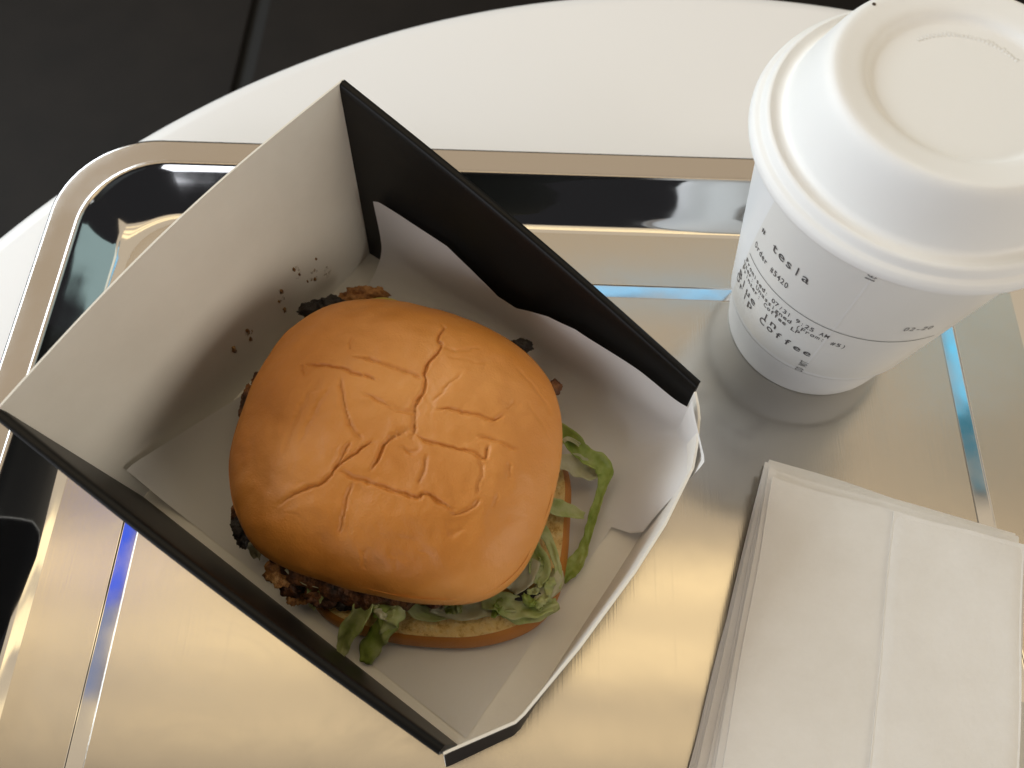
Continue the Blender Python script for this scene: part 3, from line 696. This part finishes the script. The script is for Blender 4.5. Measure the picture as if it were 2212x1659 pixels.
# faint raised marks pressed into the lid's top
V, F = [], []
for k in range(26):
    a = math.radians(118 - k * 3.4); r0, r1_ = .0178, .0178 + random.uniform(.0009, .0017); da = .0003 / .018
    ox_ = len(V)
    for r_, z_ in ((r0 - .0002, .1210), (r0, .12127), (r1_, .12127), (r1_ + .0002, .1210)):
        for sgn in (-1, 1): V.append((CC[0] + r_ * math.cos(a + sgn * da), CC[1] + r_ * math.sin(a + sgn * da), z_))
    F += [(ox_ + 2 * i, ox_ + 2 * i + 1, ox_ + 2 * i + 3, ox_ + 2 * i + 2) for i in range(3)]
em = mesh('embossed_marks', V, F, M_lid); em.parent = lid
# sticker
def cw(z): return rc(z) + lerp(.0010, .0002, (z - .023) / .077)
def wrap(ang, z, off=0): r = cw(z) + off; a = math.radians(ang); return (CC[0] + r * math.cos(a), CC[1] + r * math.sin(a), z)
def left(z): return -163.5 - (.077 - z) * 1000 * .24
def sticker(a0f, a1, z0, z1, off, name, m, nu=64, nv=20):
    V = []
    for i in range(nu):
        for j in range(nv):
            z = lerp(z0, z1, j / (nv - 1)); V.append(wrap(lerp(a0f(z), a1, i / (nu - 1)), z, off))
    # thickness skirt towards the cup
    return adopt(mesh(name, V, gridfaces(nu, nv), m), cup)
lab = sticker(left, -60, .0245, .0955, .00022, 'order_sticker', M_label)

glyphs = {}
def glyph(ch):
    if ch not in glyphs:
        cu = bpy.data.curves.new('g', 'FONT'); cu.body = ch; cu.size = 1; cu.resolution_u = 3; cu.offset = .010
        ob = bpy.data.objects.new('g', cu); COL.objects.link(ob)
        dg = bpy.context.evaluated_depsgraph_get(); dg.update()
        me = ob.evaluated_get(dg).to_mesh(); V = [(v.co.x, v.co.y) for v in me.vertices]; F = [tuple(p_.vertices) for p_ in me.polygons]
        bpy.data.objects.remove(ob); bpy.data.curves.remove(cu)
        if V:
            xs_ = [v[0] for v in V]; x0, x1 = min(xs_), max(xs_); glyphs[ch] = ([(v[0] - (x0 + x1) / 2, v[1]) for v in V], F, x1 - x0)
        else: glyphs[ch] = ([], [], 0)
    return glyphs[ch]
def wrapt(name, text, a0, pitch, z, height, m, wfill=.78, vertical=False, off=.00034, narrow=1.0, par=None):
    """text around the cup: a0 angle of the first letter's middle, pitch degrees, z of the base line"""
    V, F = [], []
    for k, ch in enumerate(text):
        g, f, w = glyph(ch)
        if not g: continue
        if vertical:
            sx = height / .7; pm = pitch
            for x, y in g: V.append(None)
        else:
            cell = math.radians(pitch) * cw(z); full = cell * wfill
            sx = min(full / max(w, .01), full / .42) if ch not in 'il1:.,/)(I' else full / .58
            sy = height / .70
            o_ = len(V)
            for x, y in g: V.append(wrap(a0 + k * pitch + math.degrees(x * sx / cw(z)), z + y * sy, off))
            F += [tuple(o_ + i for i in q) for q in f]
    return mesh(name, V, F, m, smooth=False)
def child(o, p_):
    o.parent = p_
    if p_ is cup: o.matrix_parent_inverse = Matrix.Translation(-Vector(cup.location))
    return o
child(wrapt('lettering', '#', -160.6, 4.4, .0763, .0024, M_ink, .62), lab)
child(wrapt('lettering', 'tesla', -151.4, 4.4, .0757, .0042, M_ink), lab)
child(wrapt('lettering', 'Order #5420', -163.0, 2.29, .0660, .0030, M_ink, .74), lab)
child(wrapt('lettering', 'Promised: 07/31 9:25 AM', -166.9, 2.42, .0530, .0024, M_ink, .80), lab)
child(wrapt('lettering', 'User: Unassigned (From: #5)', -168.6, 2.47, .0499, .0024, M_ink, .80), lab)
child(wrapt('lettering', 'Printer: Coffee LP', -168.5, 2.52, .0468, .0024, M_ink, .80), lab)
child(wrapt('lettering', 'Blue In', -170.0, 5.4, .0402, .0040, M_ink, .70), lab)
child(wrapt('lettering', 'Drip Coffee', -171.8, 5.57, .0362, .0040, M_ink, .70), lab)
child(wrapt('lettering', '02-20', -88.0, 2.5, .0680, .0026, M_inkgrey, .74), lab)
# thin printed rule
V = []
for i in range(80):
    a = lerp(-166.5, -68, i / 79); V += [wrap(a, .0589, .00034), wrap(a, .0593, .00034)]
child(mesh('printed_rule', V, [(2 * i, 2 * i + 2, 2 * i + 3, 2 * i + 1) for i in range(79)], M_inkgrey), lab)
# print on the cup's seam, reading up the cup
def seamtext(text, ang, zc, h, adv, m):
    V, F = [], []
    n = len(text)
    for k, ch in enumerate(text):
        g, f, w = glyph(ch); o_ = len(V)
        if not g: continue
        sx = adv * .74 / max(w, .3); sy = h / .7
        for x, y in g: V.append(wrap(ang - math.degrees((y - .35) * sy / cw(zc)), zc + (k - (n - 1) / 2) * adv + x * sx, .00036))
        F += [tuple(o_ + i for i in q) for q in f]
    return child(mesh('lettering', V, F, m, smooth=False), lab)
seamtext('DO NOT', -114.2, .0272, .0026, .0015, M_ink)
seamtext('16', -114.8, .0942, .0026, .0017, M_ink)
# lapped seam of the cup wall
V = []
for j in range(24):
    z = lerp(.024, .0965, j / 23); V += [wrap(-113.6 + (z - .02) * -28, z, .00005), wrap(-112.0 + (z - .02) * -28, z, .00034), wrap(-111.6 + (z - .02) * -28, z, .0001)]
child(mesh('wall_seam', V, [(3 * j + k, 3 * j + k + 1, 3 * j + k + 4, 3 * j + k + 3) for j in range(23) for k in range(2)], M_cup), cup)

# ------------------------------------------------------------------ napkins
def napkin(c_tl, ang, w, l, z, th, seed, m=M_napkin):
    """c_tl: far left corner; ang: turn from straight, in degrees"""
    a = math.radians(ang); wx = np.array([math.cos(a), -math.sin(a)]) ; ly = np.array([-math.sin(a), -math.cos(a)])
    nu, nv = 22, 26; T, Bt = [], []
    for i in range(nu):
        for j in range(nv):
            s, q = i / (nu - 1), j / (nv - 1)
            e = .0007 * noise.noise(Vector((s * 3, q * 3, seed * 5.1)))
            x = np.array(c_tl) + wx * (s * w + .0010 * noise.noise(Vector((q * 2.3, seed, 0))) ) + ly * (q * l + .0012 * noise.noise(Vector((s * 2.1, 7, seed))))
            rnd = min(s, 1 - s, 1) * w; rq = min(q, 1 - q) * l
            er = .00045 * max(0, 1 - min(rnd, rq) / .0012)
            e += .0045 * max(0, 1 - math.hypot(s * w, q * l) / .022) ** 2 * max(0, seed - 8) / 5 if seed < 30 else 0
            T.append((x[0], x[1], z + th - er + e * .4)); Bt.append((x[0], x[1], z + er * .6 + e * .4))
    o_ = nu * nv; F = [tuple(reversed(f)) for f in gridfaces(nu, nv)]; F += [tuple(o_ + i for i in reversed(f)) for f in F]
    I = np.arange(o_).reshape(nu, nv)
    for ed in (I[:, 0], I[::-1, -1], I[0, ::-1], I[-1, :]):
        for i in range(len(ed) - 1): F.append((ed[i], ed[i + 1], ed[i + 1] + o_, ed[i] + o_))
    o = mesh('napkin', T + Bt, F, m)
    o.data.set_sharp_from_angle(angle=math.radians(50))
    return o, wx, ly
NN = 13; th = .00108
for k in range(NN):
    f = k / (NN - 1)
    jx, jy = random.uniform(-.0011, .0011), random.uniform(-.0012, .0012)
    tl = (lerp(.0868, .0830, f ** .8) + jx, lerp(.1030, .0935, f ** 1.4) + jy)
    if k == NN - 1: tl = (.0828, .0920)
    ang = lerp(18.6, 13.9, f ** .9) + random.uniform(-.55, .55) if k < NN - 1 else 13.9
    o, wx, ly = napkin(tl, ang, .0818 + random.uniform(-.0006, .0006), .112, .0002 + k * (th + .00006), th, k + 1)
    if k == NN - 1:
        tag(o, 'topmost white paper napkin of the stack, folded flap on its right half', 'napkin', 'stacked paper napkins')
        topn = o
        fl, _, _ = napkin(np.array(tl) + wx * .0402 + ly * .0004, ang - .4, .0414, .1115, .0002 + (k + 1) * (th + .00006) + .0001, .00050, 41)
        fl.name = 'folded_flap'; fl.parent = topn
    elif k == 0:
        tag(o, 'lowest paper napkin of the stack, lying directly on the steel tray', 'napkin', 'stacked paper napkins')
    else:
        tag(o, 'white paper napkin between the lowest and the topmost of the stack', 'napkin', 'stacked paper napkins')

# printed slip that shows past the napkins at the right
sl = mesh('paper_slip', [(.1500, .028, .0006), (.183, .020, .0006), (.173, -.036, .0006), (.140, -.028, .0006), (.1500, .028, .0004), (.183, .020, .0004), (.173, -.036, .0004), (.140, -.028, .0004)],
          [(3, 2, 1, 0), (4, 5, 6, 7), (0, 1, 5, 4), (1, 2, 6, 5), (2, 3, 7, 6), (3, 0, 4, 7)], M_label, smooth=False)
tag(sl, 'printed white paper slip on the tray right of the napkin stack', 'paper')
